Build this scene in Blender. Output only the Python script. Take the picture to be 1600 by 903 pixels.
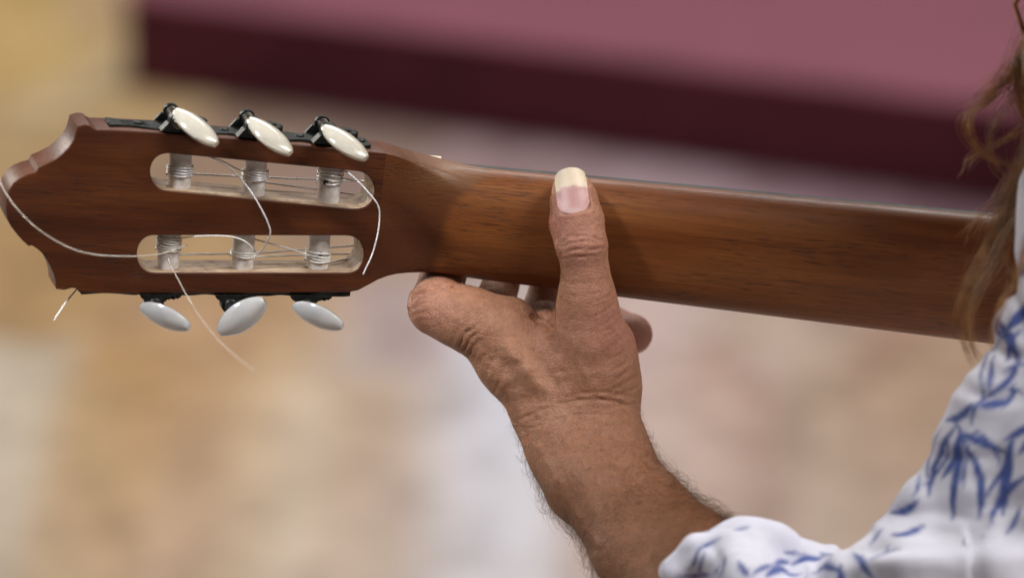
import bpy, math, random
import numpy as np
from mathutils import Vector, Matrix
random.seed(7); RNG = np.random.default_rng(7)
for o in list(bpy.data.objects): bpy.data.objects.remove(o)
S = bpy.context.scene
C = S.collection

# ------------------------------------------------------------------ camera, light, exposure
PITCH = math.radians(20)
DIST = 2500.0                       # mm from lens to the guitar
K = 466.0/1600                      # mm per photo pixel at the guitar
FOC = np.array([0, 0, 1050.0])      # mm, point the camera looks at
R_ = np.array([1.0, 0, 0]); U_ = np.array([0, math.sin(PITCH), math.cos(PITCH)]); T_ = np.array([0, -math.cos(PITCH), math.sin(PITCH)])
AX = np.stack([R_, U_, T_])         # rows: right, up, toward the viewer
CAM = FOC + T_*DIST
cd = bpy.data.cameras.new('camera'); cam = bpy.data.objects.new('camera', cd); C.objects.link(cam)
cam.matrix_world = Matrix(((R_[0], U_[0], T_[0], CAM[0]/1000), (R_[1], U_[1], T_[1], CAM[1]/1000), (R_[2], U_[2], T_[2], CAM[2]/1000), (0, 0, 0, 1)))
cd.sensor_width = 36; cd.lens = 36*DIST/466.0; cd.clip_start = 0.05; cd.clip_end = 100
cd.dof.use_dof = True; cd.dof.focus_distance = (DIST-12)/1000; cd.dof.aperture_fstop = 5.0
S.camera = cam

def rig(x, y, t):                   # mm in right / up / toward axes about FOC -> world metres
    p = np.stack(np.broadcast_arrays(x, y, t), -1).astype(float)
    return (FOC + p@AX)/1000
def rgl(px, py, t):                 # photo position and depth -> rig mm
    f = (DIST-t)/DIST
    return np.array([(px-800)*K*f, (451.5-py)*K*f, t])
def wpt(px, py, t): return rig(*rgl(px, py, t))

w = bpy.data.worlds.new('World'); S.world = w; w.use_nodes = True
w.node_tree.nodes['Background'].inputs[0].default_value = (1.0, 0.90, 0.80, 1)
w.node_tree.nodes['Background'].inputs[1].default_value = 0.085
def area(name, pos, target, sx, sy, power, col, spread=180):
    l = bpy.data.lights.new(name, 'AREA'); l.shape = 'RECTANGLE'; l.size = sx; l.size_y = sy; l.energy = power; l.color = col; l.spread = math.radians(spread)
    o = bpy.data.objects.new(name, l); C.objects.link(o); o.location = pos
    o.rotation_euler = (Vector(target)-Vector(pos)).to_track_quat('-Z', 'Y').to_euler()
area('key_spot_light', (-1.25, -0.75, 2.75), (-0.14, 0.0, 1.05), 0.32, 0.32, 0.50, (0.92, 0.95, 1.0), 15)  # added narrow beam standing in for window light, fading along the neck
area('added_right_light', (1.45, -0.8, 2.9), (-0.1, 0.0, 1.05), 1.5, 0.7, 50, (1.0, 0.97, 0.93))  # added unseen lamp at upper right, grades the brightness along the neck
area('far_window_light', (-2.6, 2.6, 2.2), (0, 0, 1.0), 1.4, 1.8, 70, (1.0, 0.93, 0.84))
area('hall_light', (0.3, 3.4, 3.8), (0.1, 4.2, 0.0), 2.5, 2.0, 178, (1.0, 0.97, 0.94))
S.view_settings.view_transform = 'Standard'; S.view_settings.look = 'None'; S.view_settings.exposure = 0.0; S.view_settings.gamma = 1

# ------------------------------------------------------------------ helpers
def lin(c): 
    c = np.asarray(c, float)/255
    return np.where(c <= 0.04045, c/12.92, ((c+0.055)/1.055)**2.4)
def props(o, label=None, cat=None, kind=None, group=None):
    if label: o['label'] = label
    if cat: o['category'] = cat
    if kind: o['kind'] = kind
    if group: o['group'] = group
    return o
def empty(name, loc, label, cat):
    o = bpy.data.objects.new(name, None); C.objects.link(o); o.location = loc; o.empty_display_size = 0.02
    return props(o, label, cat)
def link(name, me, mat, parent=None, M=None, smooth=True):
    if smooth: me.polygons.foreach_set('use_smooth', np.ones(len(me.polygons), bool))
    for m in (mat if isinstance(mat, (list, tuple)) else [mat]): me.materials.append(m)
    o = bpy.data.objects.new(name, me); C.objects.link(o)
    M = M or Matrix.Identity(4)
    if parent is not None:
        o.parent = parent; o.matrix_parent_inverse = wm(parent).inverted()
    o.matrix_basis = M; MW[o.name] = M
    return o
MW = {}
def wm(o): return MW.get(o.name) or Matrix.Translation(o.location)
def frame(o, x, y, z):              # world metres origin and axes
    return Matrix(((x[0], y[0], z[0], o[0]), (x[1], y[1], z[1], o[1]), (x[2], y[2], z[2], o[2]), (0, 0, 0, 1)))
def to_local(P, M):
    A = np.array(M.inverted()); return P@A[:3, :3].T + A[:3, 3]
def mesh(name, V, F):
    me = bpy.data.meshes.new(name)
    V = np.asarray(V, np.float32)
    if isinstance(F, np.ndarray):
        n, k = F.shape
        me.vertices.add(len(V)); me.vertices.foreach_set('co', V.ravel())
        me.loops.add(n*k); me.loops.foreach_set('vertex_index', F.ravel().astype(np.int32))
        me.polygons.add(n); me.polygons.foreach_set('loop_start', np.arange(0, n*k, k, dtype=np.int32))
        me.update(calc_edges=True); me.validate()
    else:
        me.from_pydata(V.tolist(), [], F); me.update()
    return me
def attr(me, name, vals):
    vals = np.asarray(vals, np.float32)
    if vals.ndim == 1:
        a = me.attributes.new(name, 'FLOAT', 'POINT'); a.data.foreach_set('value', vals)
    else:
        a = me.attributes.new(name, 'FLOAT_COLOR', 'POINT'); a.data.foreach_set('color', np.c_[vals, np.ones(len(vals))].astype(np.float32).ravel())
def smooth_path(P, n=10):           # Catmull-Rom
    P = np.asarray(P, float); Q = np.vstack([2*P[0]-P[1], P, 2*P[-1]-P[-2]]); out = []
    t = np.linspace(0, 1, n, endpoint=False)[:, None]
    for i in range(1, len(Q)-2):
        a, b, c, d = Q[i-1], Q[i], Q[i+1], Q[i+2]
        out.append(0.5*((2*b)+(-a+c)*t+(2*a-5*b+4*c-d)*t**2+(-a+3*b-3*c+d)*t**3))
    return np.vstack(out+[P[-1:]])
def tube(P, rad, sides=8):          # -> verts, quads
    P = np.asarray(P, float); n = len(P); rad = np.broadcast_to(rad, n)
    t = np.gradient(P, axis=0); t /= np.linalg.norm(t, axis=1)[:, None]+1e-12
    u = np.cross(t[0], [0.3, 0.5, 0.81]); u /= np.linalg.norm(u); Us = [u]
    for i in range(1, n):
        u = u-t[i]*np.dot(u, t[i]); u /= np.linalg.norm(u)+1e-12; Us.append(u)
    Us = np.array(Us); Vs = np.cross(t, Us)
    a = np.linspace(0, 2*np.pi, sides, endpoint=False)
    V = P[:, None]+rad[:, None, None]*(Us[:, None]*np.cos(a)[None, :, None]+Vs[:, None]*np.sin(a)[None, :, None])
    i = np.arange(n-1)[:, None]*sides; j = np.arange(sides)[None]; j2 = (j+1) % sides
    F = np.stack([i+j, i+j2, i+sides+j2, i+sides+j], -1).reshape(-1, 4)
    V = V.reshape(-1, 3)
    V = np.vstack([V, P[:1], P[-1:]]); c0, c1 = n*sides, n*sides+1
    caps = [[c0, (k+1) % sides, k, k] for k in range(sides)]
    e = (n-1)*sides
    capf = [(c0, int((k+1) % sides), k) for k in range(sides)]+[(c1, e+k, e+int((k+1) % sides)) for k in range(sides)]
    return V, F, capf
def tubes_mesh(name, paths):        # paths: list of (P, radius, sides)
    VV, FF, off = [], [], 0
    for P, r, s in paths:
        V, F, cf = tube(P, r, s)
        VV.append(V); FF += (F+off).tolist(); FF += [tuple(x+off for x in f) for f in cf]; off += len(V)
    return mesh(name, np.vstack(VV), FF)
def lathe(profile, sides=24):       # profile (r, y) about local Y
    n = len(profile); a = np.linspace(0, 2*np.pi, sides, endpoint=False); V = []; F = []
    for r, y in profile: V += [(r*math.cos(t), y, r*math.sin(t)) for t in a]
    for i in range(n-1):
        for j in range(sides):
            k = (j+1) % sides; F.append((i*sides+j, (i+1)*sides+j, (i+1)*sides+k, i*sides+k))
    F.append(tuple(range(sides))); F.append(tuple(reversed(range((n-1)*sides, n*sides))))
    return V, F
def plate2d(name, loops, thick, bevel=0.0004, res=2):   # filled 2D outline with holes, local XY, centred on z=0, metres
    cu = bpy.data.curves.new(name, 'CURVE'); cu.dimensions = '2D'; cu.fill_mode = 'BOTH'
    cu.extrude = max(thick/2-bevel, 1e-5); cu.bevel_depth = bevel; cu.bevel_resolution = res; cu.offset = -bevel
    for L in loops:
        sp = cu.splines.new('POLY'); sp.points.add(len(L)-1); sp.use_cyclic_u = True
        for p, q in zip(sp.points, L): p.co = (q[0], q[1], 0, 1)
    o = bpy.data.objects.new(name, cu); C.objects.link(o)
    me = bpy.data.meshes.new_from_object(o.evaluated_get(bpy.context.evaluated_depsgraph_get()))
    bpy.data.objects.remove(o); bpy.data.curves.remove(cu)
    return me

# ------------------------------------------------------------------ materials
def new_mat(name):
    m = bpy.data.materials.new(name); m.use_nodes = True
    nt = m.node_tree; return m, nt, nt.nodes['Principled BSDF']
def nd(nt, t, **kw):
    n = nt.nodes.new(t)
    for k, v in kw.items():
        if k in n.inputs: n.inputs[k].default_value = v
        else: setattr(n, k, v)
    return n
def ramp(nt, fac, stops):
    r = nt.nodes.new('ShaderNodeValToRGB'); e = r.color_ramp.elements
    while len(e) < len(stops): e.new(0.5)
    for x, (p, c) in zip(e, stops):
        x.position = p; x.color = (*c, 1) if len(c) == 3 else c
    nt.links.new(fac, r.inputs[0]); return r.outputs[0]
def mix(nt, fac, a, b, mode='MIX'):
    m = nt.nodes.new('ShaderNodeMix'); m.data_type = 'RGBA'; m.blend_type = mode
    for s, v in ((0, fac), (6, a), (7, b)):
        if isinstance(v, (int, float)): m.inputs[s].default_value = v
        elif isinstance(v, (tuple, list, np.ndarray)): m.inputs[s].default_value = (*[float(q) for q in v[:3]], 1)
        else: nt.links.new(v, m.inputs[s])
    return m.outputs[2]
def coords(nt, scale=(1, 1, 1), rot=(0, 0, 0)):
    tc = nt.nodes.new('ShaderNodeTexCoord'); mp = nt.nodes.new('ShaderNodeMapping')
    mp.inputs['Scale'].default_value = scale; mp.inputs['Rotation'].default_value = rot
    nt.links.new(tc.outputs['Object'], mp.inputs[0]); return mp.outputs[0]
def noise(nt, vec, scale, detail=3, rough=0.55, dist=0.0):
    n = nd(nt, 'ShaderNodeTexNoise', Scale=scale, Detail=detail, Roughness=rough, Distortion=dist)
    nt.links.new(vec, n.inputs['Vector']); return n.outputs[0]
def bump(nt, h, strength, dist, normal=None):
    b = nd(nt, 'ShaderNodeBump', Strength=strength, Distance=dist); nt.links.new(h, b.inputs['Height'])
    if normal: nt.links.new(normal, b.inputs['Normal'])
    return b.outputs[0]
def math_(nt, op, a, b=None):
    m = nt.nodes.new('ShaderNodeMath'); m.operation = op
    for i, v in enumerate((a, b)):
        if v is None: continue
        if isinstance(v, (int, float)): m.inputs[i].default_value = v
        else: nt.links.new(v, m.inputs[i])
    return m.outputs[0]
def at(nt, name, out='Fac'):
    a = nt.nodes.new('ShaderNodeAttribute'); a.attribute_name = name; return a.outputs[out]

def wood(name, dark, mid, light, pore_amt, worn=False, rough=0.34, coat=0.35):
    m, nt, b = new_mat(name); L = nt.links.new
    v1 = coords(nt, (0.035, 1, 1)); v2 = coords(nt, (0.085, 1, 1)); v3 = coords(nt, (0.12, 1, 0.5))
    broad = noise(nt, v3, 55, 4, 0.6, 0.6)
    fib = noise(nt, v1, 900, 3, 0.7)
    col = ramp(nt, broad, [(0.32, dark), (0.5, mid), (0.68, light)])
    col = mix(nt, 0.5, col, ramp(nt, fib, [(0.3, (0.55, 0.5, 0.45)), (0.7, (1.25, 1.2, 1.15))]), 'MULTIPLY')
    band = noise(nt, coords(nt, (0.018, 1, 1)), 210, 3, 0.6, 0.3)
    col = mix(nt, 0.3, col, ramp(nt, band, [(0.3, (0.62, 0.56, 0.52)), (0.5, (1.0, 1.0, 1.0)), (0.7, (1.22, 1.22, 1.2))]), 'MULTIPLY')
    p = noise(nt, v2, 1250, 2, 0.5)
    gate = noise(nt, coords(nt, (0.2, 1, 1)), 60, 3)
    pore = ramp(nt, math_(nt, 'ADD', p, math_(nt, 'MULTIPLY', gate, 0.6)), [(0.88, (0, 0, 0)), (1.02, (1, 1, 1))])
    col = mix(nt, math_(nt, 'MULTIPLY', pore, pore_amt), col, (0.012, 0.006, 0.004))
    sp = noise(nt, coords(nt), 1500, 2)
    if worn:
        wv = at(nt, 'worn')
        col = mix(nt, math_(nt, 'MULTIPLY', wv, 0.95), col, mix(nt, noise(nt, v3, 80, 4), (0.058, 0.0155, 0.005), (0.10, 0.028, 0.008)))
        side = at(nt, 'pale')  # upper-edge highlight carried in the colour
        col = mix(nt, side, col, mix(nt, noise(nt, v1, 300, 3), (0.15, 0.062, 0.026), (0.23, 0.115, 0.052)))
    L(col, b.inputs['Base Color'])
    rr = noise(nt, v3, 90, 4)
    L(ramp(nt, rr, [(0.3, (rough-0.07,)*3), (0.7, (rough+0.14,)*3)]), b.inputs['Roughness'])
    b.inputs['Coat Weight'].default_value = coat; b.inputs['Coat Roughness'].default_value = 0.22; b.inputs['Specular IOR Level'].default_value = 0.32
    h = math_(nt, 'ADD', math_(nt, 'MULTIPLY', pore, -1.0), math_(nt, 'MULTIPLY', fib, 0.25))
    h = math_(nt, 'ADD', h, math_(nt, 'MULTIPLY', sp, 0.18))
    L(bump(nt, h, 0.35, 0.00025), b.inputs['Normal'])
    return m
M_HEAD = wood('mahogany_headstock', (0.058, 0.0145, 0.004), (0.092, 0.024, 0.0065), (0.125, 0.036, 0.010), 0.4, rough=0.42, coat=0.12)
M_NECK = wood('mahogany_neck', (0.138, 0.037, 0.0075), (0.19, 0.058, 0.012), (0.24, 0.082, 0.018), 0.45, worn=True, rough=0.46, coat=0.08)

def raw_wood():
    m, nt, b = new_mat('raw_slot_wood'); L = nt.links.new
    v = coords(nt, (0.08, 1, 1)); f = noise(nt, v, 500, 4, 0.7); s = noise(nt, coords(nt), 160, 4, 0.6)
    c = ramp(nt, f, [(0.3, (0.17, 0.10, 0.055)), (0.55, (0.38, 0.26, 0.16)), (0.75, (0.60, 0.46, 0.32))])
    c = mix(nt, ramp(nt, s, [(0.5, (0, 0, 0)), (0.72, (0.8, 0.8, 0.8))]), c, (0.09, 0.055, 0.035))
    L(c, b.inputs['Base Color']); b.inputs['Roughness'].default_value = 0.6
    L(bump(nt, f, 0.5, 0.0004), b.inputs['Normal']); return m
M_RAW = raw_wood()
def simple(name, col, rough, metal=0.0, var=0.25, scale=300, bmp=0.0, sss=0.0, coat=0.0, col2=None, trans=0.0):
    m, nt, b = new_mat(name); L = nt.links.new
    n = noise(nt, coords(nt), scale, 4, 0.6)
    c2 = col2 or tuple(x*(1-var) for x in col)
    L(ramp(nt, n, [(0.35, col), (0.68, c2)]), b.inputs['Base Color'])
    L(ramp(nt, noise(nt, coords(nt), scale*2.3, 3), [(0.3, (max(rough-0.08, 0.03),)*3), (0.7, (rough+0.1,)*3)]), b.inputs['Roughness'])
    b.inputs['Metallic'].default_value = metal; b.inputs['Coat Weight'].default_value = coat; b.inputs['Coat Roughness'].default_value = 0.06
    if trans: b.inputs['Transmission Weight'].default_value = trans
    if sss:
        b.inputs['Subsurface Weight'].default_value = sss; b.inputs['Subsurface Radius'].default_value = (1, 0.9, 0.75); b.inputs['Subsurface Scale'].default_value = 0.002
    if bmp: L(bump(nt, n, bmp, 0.0006), b.inputs['Normal'])
    return m
M_PLATE = simple('blackened_metal', (0.008, 0.009, 0.0085), 0.36, 0.4, 0.4, 350, 0.5, col2=(0.022, 0.026, 0.023))
M_SHAFT = simple('aged_nickel', (0.20, 0.175, 0.145), 0.28, 0.95, 0.6, 500, 0.15)
M_PEARL = simple('pearl_plastic', (0.76, 0.70, 0.58), 0.07, 0, 0.12, 110, sss=0.3, coat=1.0, col2=(0.64, 0.59, 0.50), trans=0.15)
M_MILK = simple('milky_plastic', (0.80, 0.79, 0.78), 0.09, 0, 0.15, 90, sss=0.3, coat=1.0, col2=(0.68, 0.67, 0.66), trans=0.35)
M_BONE = simple('worn_bone_roller', (0.90, 0.88, 0.90), 0.45, 0, 0.4, 260, 0.35, sss=0.1, col2=(0.62, 0.54, 0.46))
M_IVORY = simple('ivory_nut', (0.78, 0.72, 0.55), 0.35, 0, 0.15, 300)
M_EBONY = simple('ebony_fretboard', (0.026, 0.026, 0.026), 0.55, 0, 0.1, 40)
M_FRET = simple('nickel_fret', (0.55, 0.54, 0.52), 0.25, 1.0, 0.2, 400)
M_STEEL = simple('silver_wound_string', (0.86, 0.83, 0.83), 0.3, 0.3, 0.2, 900)
M_NYLON = simple('clear_nylon_string', (0.88, 0.80, 0.70), 0.2, 0, 0.1, 500, coat=0.2, trans=0.4)
M_NYLON.node_tree.nodes['Principled BSDF'].inputs['IOR'].default_value = 1.06
M_TREBLE = simple('white_nylon_string', (0.90, 0.86, 0.80), 0.25, 0, 0.1, 500, coat=0.4)
M_HOLE = simple('painted_hole_shade', (0.02, 0.015, 0.012), 0.8)

# ------------------------------------------------------------------ the setting: floor and platform
def hit(px, py, z=0.0):             # where the line of sight through a photo point meets the height z (mm)
    a = wpt(px, py, 0)*1000; d = a-CAM; s = (z-CAM[2])/d[2]; return (CAM+d*s)/1000
PATCH = [(20, 40, 110, (196, 164, 106)), (130, 110, 90, (192, 170, 134)), (60, 230, 110, (174, 147, 106)), (180, 30, 60, (178, 150, 115)),  # floor colour blobs: position, spread, tone; bluish white at lower centre
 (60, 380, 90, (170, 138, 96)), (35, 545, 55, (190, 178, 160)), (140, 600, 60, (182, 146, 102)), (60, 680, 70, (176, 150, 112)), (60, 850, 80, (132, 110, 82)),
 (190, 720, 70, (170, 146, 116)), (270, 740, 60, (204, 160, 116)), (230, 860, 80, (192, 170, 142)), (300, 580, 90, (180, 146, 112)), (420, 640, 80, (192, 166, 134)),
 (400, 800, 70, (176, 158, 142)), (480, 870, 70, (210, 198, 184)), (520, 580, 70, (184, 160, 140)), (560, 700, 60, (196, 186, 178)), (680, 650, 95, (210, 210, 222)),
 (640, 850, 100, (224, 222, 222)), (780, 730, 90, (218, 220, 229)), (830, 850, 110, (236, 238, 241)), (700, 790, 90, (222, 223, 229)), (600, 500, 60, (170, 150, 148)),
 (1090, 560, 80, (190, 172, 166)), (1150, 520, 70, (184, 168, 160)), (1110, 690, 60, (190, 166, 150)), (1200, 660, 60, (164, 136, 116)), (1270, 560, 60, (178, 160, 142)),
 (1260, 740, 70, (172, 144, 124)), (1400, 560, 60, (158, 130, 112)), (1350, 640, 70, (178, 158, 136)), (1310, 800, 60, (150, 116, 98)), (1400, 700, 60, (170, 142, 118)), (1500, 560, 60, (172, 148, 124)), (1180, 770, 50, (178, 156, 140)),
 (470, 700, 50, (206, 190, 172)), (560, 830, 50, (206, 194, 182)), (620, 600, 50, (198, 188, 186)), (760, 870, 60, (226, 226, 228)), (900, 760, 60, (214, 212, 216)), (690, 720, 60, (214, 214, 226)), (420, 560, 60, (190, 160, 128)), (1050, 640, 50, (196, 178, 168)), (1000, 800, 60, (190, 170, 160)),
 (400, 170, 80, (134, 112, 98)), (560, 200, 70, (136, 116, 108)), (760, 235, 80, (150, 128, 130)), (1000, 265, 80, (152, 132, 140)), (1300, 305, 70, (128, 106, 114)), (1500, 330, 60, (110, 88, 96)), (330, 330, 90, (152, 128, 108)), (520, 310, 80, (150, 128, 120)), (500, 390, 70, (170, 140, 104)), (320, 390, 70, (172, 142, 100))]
ALB = 0.78
def floor_mesh():
    n0 = 150
    xs = np.linspace(-1.3, 1.3, n0); ys = np.linspace(2.6, 6.0, 190)
    xs = np.r_[-14, -5, -2.2, xs, 2.2, 5, 14]; ys = np.r_[-8, -2, 1.2, ys, 6.6, 9, 16]
    X, Y = np.meshgrid(xs, ys, indexing='ij'); V = np.stack([X, Y, X*0], -1).reshape(-1, 3)
    nx, ny = X.shape; i = np.arange(nx-1)[:, None]*ny+np.arange(ny-1)[None]
    F = np.stack([i, i+ny, i+ny+1, i+1], -1).reshape(-1, 4)
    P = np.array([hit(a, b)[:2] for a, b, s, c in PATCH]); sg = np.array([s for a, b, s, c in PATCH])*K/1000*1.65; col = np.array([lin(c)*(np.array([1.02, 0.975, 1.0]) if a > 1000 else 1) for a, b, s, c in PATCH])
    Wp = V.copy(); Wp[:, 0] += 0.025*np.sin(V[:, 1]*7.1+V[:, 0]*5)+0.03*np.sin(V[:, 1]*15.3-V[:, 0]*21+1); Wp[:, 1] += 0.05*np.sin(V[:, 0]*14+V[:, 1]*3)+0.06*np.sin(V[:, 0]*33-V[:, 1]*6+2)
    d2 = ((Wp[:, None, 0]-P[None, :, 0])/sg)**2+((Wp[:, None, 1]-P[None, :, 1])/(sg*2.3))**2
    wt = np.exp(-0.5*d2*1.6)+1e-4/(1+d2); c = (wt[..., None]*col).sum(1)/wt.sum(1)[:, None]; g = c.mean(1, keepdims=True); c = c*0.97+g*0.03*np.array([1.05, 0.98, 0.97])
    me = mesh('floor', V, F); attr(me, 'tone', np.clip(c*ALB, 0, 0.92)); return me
m, nt, b = new_mat('patchy_pale_floor')
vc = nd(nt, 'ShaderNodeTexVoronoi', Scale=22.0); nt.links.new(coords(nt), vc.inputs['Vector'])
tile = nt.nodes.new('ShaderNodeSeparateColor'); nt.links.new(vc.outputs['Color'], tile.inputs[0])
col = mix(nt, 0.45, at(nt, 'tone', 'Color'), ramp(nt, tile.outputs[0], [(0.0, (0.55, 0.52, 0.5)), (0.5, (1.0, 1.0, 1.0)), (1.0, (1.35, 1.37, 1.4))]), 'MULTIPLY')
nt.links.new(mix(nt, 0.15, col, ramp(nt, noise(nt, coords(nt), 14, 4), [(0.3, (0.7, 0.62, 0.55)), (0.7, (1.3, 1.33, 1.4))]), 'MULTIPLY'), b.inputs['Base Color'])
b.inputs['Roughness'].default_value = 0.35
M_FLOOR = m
props(link('floor', floor_mesh(), M_FLOOR, smooth=False), 'patchy pale floor far behind the guitar', kind='structure')

def platform():
    z = 114.0
    a = hit(187, 139); bq = hit(1500, 318); e = (bq-a)/np.linalg.norm(bq-a); p = np.array([-e[1], e[0], 0]); p = p if p[1] > 0 else -p
    L, Wd, h = 2.6, 1.4, z/1000
    root = empty('low_platform', tuple(a), 'low maroon covered platform lying on the floor behind the guitar', 'platform')
    M = frame(a, e, p, (0, 0, 1))
    import bmesh
    def box(x0, x1, y0, y1, z0, z1, bev):
        bm = bmesh.new(); bmesh.ops.create_cube(bm, size=1)
        for v in bm.verts: v.co = (x0+(v.co.x+0.5)*(x1-x0), y0+(v.co.y+0.5)*(y1-y0), z0+(v.co.z+0.5)*(z1-z0))
        bmesh.ops.bevel(bm, geom=list(bm.edges), offset=bev, segments=3, affect='EDGES', profile=0.5)
        me = bpy.data.meshes.new('box'); bm.to_mesh(me); bm.free(); return me
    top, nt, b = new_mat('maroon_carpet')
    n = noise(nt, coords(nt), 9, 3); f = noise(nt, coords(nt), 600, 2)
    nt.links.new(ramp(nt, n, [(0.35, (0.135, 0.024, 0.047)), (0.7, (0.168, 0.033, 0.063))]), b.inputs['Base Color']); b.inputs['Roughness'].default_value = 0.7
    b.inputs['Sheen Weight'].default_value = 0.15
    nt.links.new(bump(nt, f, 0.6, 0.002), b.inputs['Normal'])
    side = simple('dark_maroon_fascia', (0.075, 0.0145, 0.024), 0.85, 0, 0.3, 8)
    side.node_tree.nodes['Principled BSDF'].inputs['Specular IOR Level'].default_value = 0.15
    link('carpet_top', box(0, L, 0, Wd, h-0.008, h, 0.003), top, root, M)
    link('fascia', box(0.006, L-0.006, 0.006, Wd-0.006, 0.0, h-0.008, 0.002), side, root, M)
platform()

# ------------------------------------------------------------------ guitar frames
def unit(v): v = np.asarray(v, float); return v/np.linalg.norm(v)
def r2w(v): return np.asarray(v, float)@AX        # rig direction -> world direction
ROLL = math.radians(17)
a6 = math.radians(6.0)
Xn = np.array([math.cos(a6), -math.sin(a6), 0]); Yn0 = np.array([math.sin(a6), math.cos(a6), 0]); Tn = np.array([0, 0, 1.0])
Yn = math.cos(ROLL)*Yn0+math.sin(ROLL)*Tn; Zn = -math.sin(ROLL)*Yn0+math.cos(ROLL)*Tn
On = rgl(666, 339, -1)                               # nut centre on the glue line
Zh = unit([0.255, -0.30, 0.92]); Xh = unit([1, -0.05, (-(0.255+0.015))/0.92]); Yh = np.cross(Zh, Xh)
TH = 20.0                                            # headstock thickness, mm
# back plane of the headstock meets the neck back near the nut
Oh = rgl(640, 342, 14.5)
def on_plane(px, py, O=Oh, n=Zh):                    # photo point -> rig point on a plane
    a = np.array([0, 0, DIST]); d = rgl(px, py, 0)-a; s = np.dot(O-a, n)/np.dot(d, n); return a+d*s
def hl(px, py):                                      # photo point -> headstock local mm on its back face
    q = on_plane(px, py)-Oh; return np.array([q@Xh, q@Yh])
def rigw(p): return (FOC+np.asarray(p)@AX)/1000
guitar = empty('classical_guitar', tuple(rigw(On)), 'brown classical guitar seen from behind with slotted headstock and white tuning pegs', 'guitar')
MH = frame(rigw(Oh), r2w(Xh), r2w(Yh), r2w(Zh))
MN = frame(rigw(On), r2w(Xn), r2w(Yn), r2w(Zn))

# headstock: outline on the back face
OUT = [(604, 239.3), (582, 236.5), (540, 232.5), (460, 225.5), (380, 218), (300, 211), (235, 206), (180, 203), (152, 202.5), (146, 200), (141, 195.5), (133, 194.5), (121, 198),
       (118.5, 208), (115, 219), (108, 230), (98, 240), (86, 249), (72, 256), (60, 261), (56, 269), (44, 272), (31, 278), (21, 286), (14, 297), (10.5, 311), (9.5, 326), (11, 341),
       (17, 354), (27, 367), (36, 377), (45, 385), (50, 384), (58, 389), (66, 396), (73, 406), (79, 417), (84, 428), (86.5, 438), (88, 452), (101, 453.5), (112, 450.5), (119, 451), (124, 457),
       (180, 459), (300, 459), (420, 458.5), (545, 457), (560, 454), (575, 446), (590, 437.5), (604, 432.3)]
outl = [tuple(hl(*p)/1000) for p in OUT]
def slot_loop(tl, tr, br, bl, lx, rx):
    tl, tr, br, bl = [hl(*p) for p in (tl, tr, br, bl)]; L = []
    def arc(a, b, side, ext):                        # half round end between a (start) and b (end)
        c = (a+b)/2; r = (a-b)/2; n = np.array([side, 0])*ext
        return [c+r*math.cos(t)+n*math.sin(t)**0.8 for t in np.linspace(0, math.pi, 17)]
    k = 1/1000
    ends = arc(tr, br, 1, rx)+arc(bl, tl, -1, lx)
    return [tuple(p*k) for p in ends]
SL1 = slot_loop((268, 240.5), (553, 267.5), (551, 326), (266, 298), 9.3, 9.8)
SL2 = slot_loop((246, 368), (541, 368.5), (538, 426), (243, 426), 8.8, 8.6)
me = plate2d('headstock', [outl, SL1, SL2], TH/1000, 0.0007, 3)
me.materials.clear()
ho = link('headstock', me, [M_HEAD, M_RAW], guitar, MH @ Matrix.Translation((0, 0, -TH/2000)))
def in_box(c, L):
    xs = [p[0] for p in L]; ys = [p[1] for p in L]; return min(xs)-5e-4 < c[0] < max(xs)+5e-4 and min(ys)-5e-4 < c[1] < max(ys)+5e-4
flat = np.zeros(len(me.polygons), bool)
for p in me.polygons:
    c = p.center; nz = abs(p.normal.z)
    if nz < 0.35 and (in_box(c, SL1) or in_box(c, SL2)): p.material_index = 1
    else: p.material_index = 0
    p.use_smooth = 0.02 < nz < 0.98
# smooth the rounded ends by angle
try:
    me.polygons.foreach_set('use_smooth', np.ones(len(me.polygons), bool))
    me.set_sharp_from_angle(angle=math.radians(32))
except Exception as e: print('sharp', e)

# neck: loft from the headstock shoulder into a D section
def interp(x, T):
    xs, ys = zip(*T); return np.interp(x, xs, ys)
NT = 15.5                                            # wood depth behind the glue line
S0 = float(-14.7-np.dot(On-Oh, Xh))/float(np.dot(Xn, Xh))
def neck_section(s):
    na = 64; al = np.linspace(0, math.pi, na)
    c, sn = np.cos(al), np.sin(al)
    w = 51.0+11.4*max(s, 0)/325.0; yo = -1.25*max(s, 0)/325; h = NT+2.0*max(s, 0)/325
    n = 2.35; e = 2/n
    D = On+s*Xn+(yo+w/2*np.sign(c)*np.abs(c)**e)[:, None]*Yn+(h*np.abs(sn)**e)[:, None]*Zn
    # headstock section: a rounded rectangle, a hair proud of the headstock's own surface
    s_h = np.dot(On+s*Xn-Oh, Xh)
    top = hs_edge(s_h, True)+0.06; bot = hs_edge(s_h, False)-0.06; r = 0.75; zb = 0.06
    g = np.linspace(0, math.pi/2, 8)
    side = np.linspace(-TH, zb-r, 12, endpoint=False)
    pts = [(top, z) for z in side]+[(top-r+r*math.cos(q), zb-r+r*math.sin(q)) for q in g]
    pts += [(y, zb) for y in np.linspace(top-r, bot+r, 26)[1:-1]]
    pts += [(bot+r-r*math.sin(q), zb-r+r*math.cos(q)) for q in g]+[(bot, z) for z in side[::-1]]
    y, z = np.array(pts).T
    H = Oh+s_h*Xh+y[:, None]*Yh+z[:, None]*Zh
    s1 = S0+5; t = np.clip((s-s1)/(27-s1), 0, 1); t = t*t*(3-2*t)
    return (1-t)*H+t*D
_te = [hl(*p) for p in [(560, 234.5), (582, 236.5), (598, 238), (612, 241), (625, 244.5), (640, 248.5), (660, 252), (700, 255)]]
_be = [hl(*p) for p in [(545, 457), (560, 454), (575, 446), (590, 437.5), (605, 432), (620, 429.5), (640, 429), (660, 430), (700, 434)]]
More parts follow.
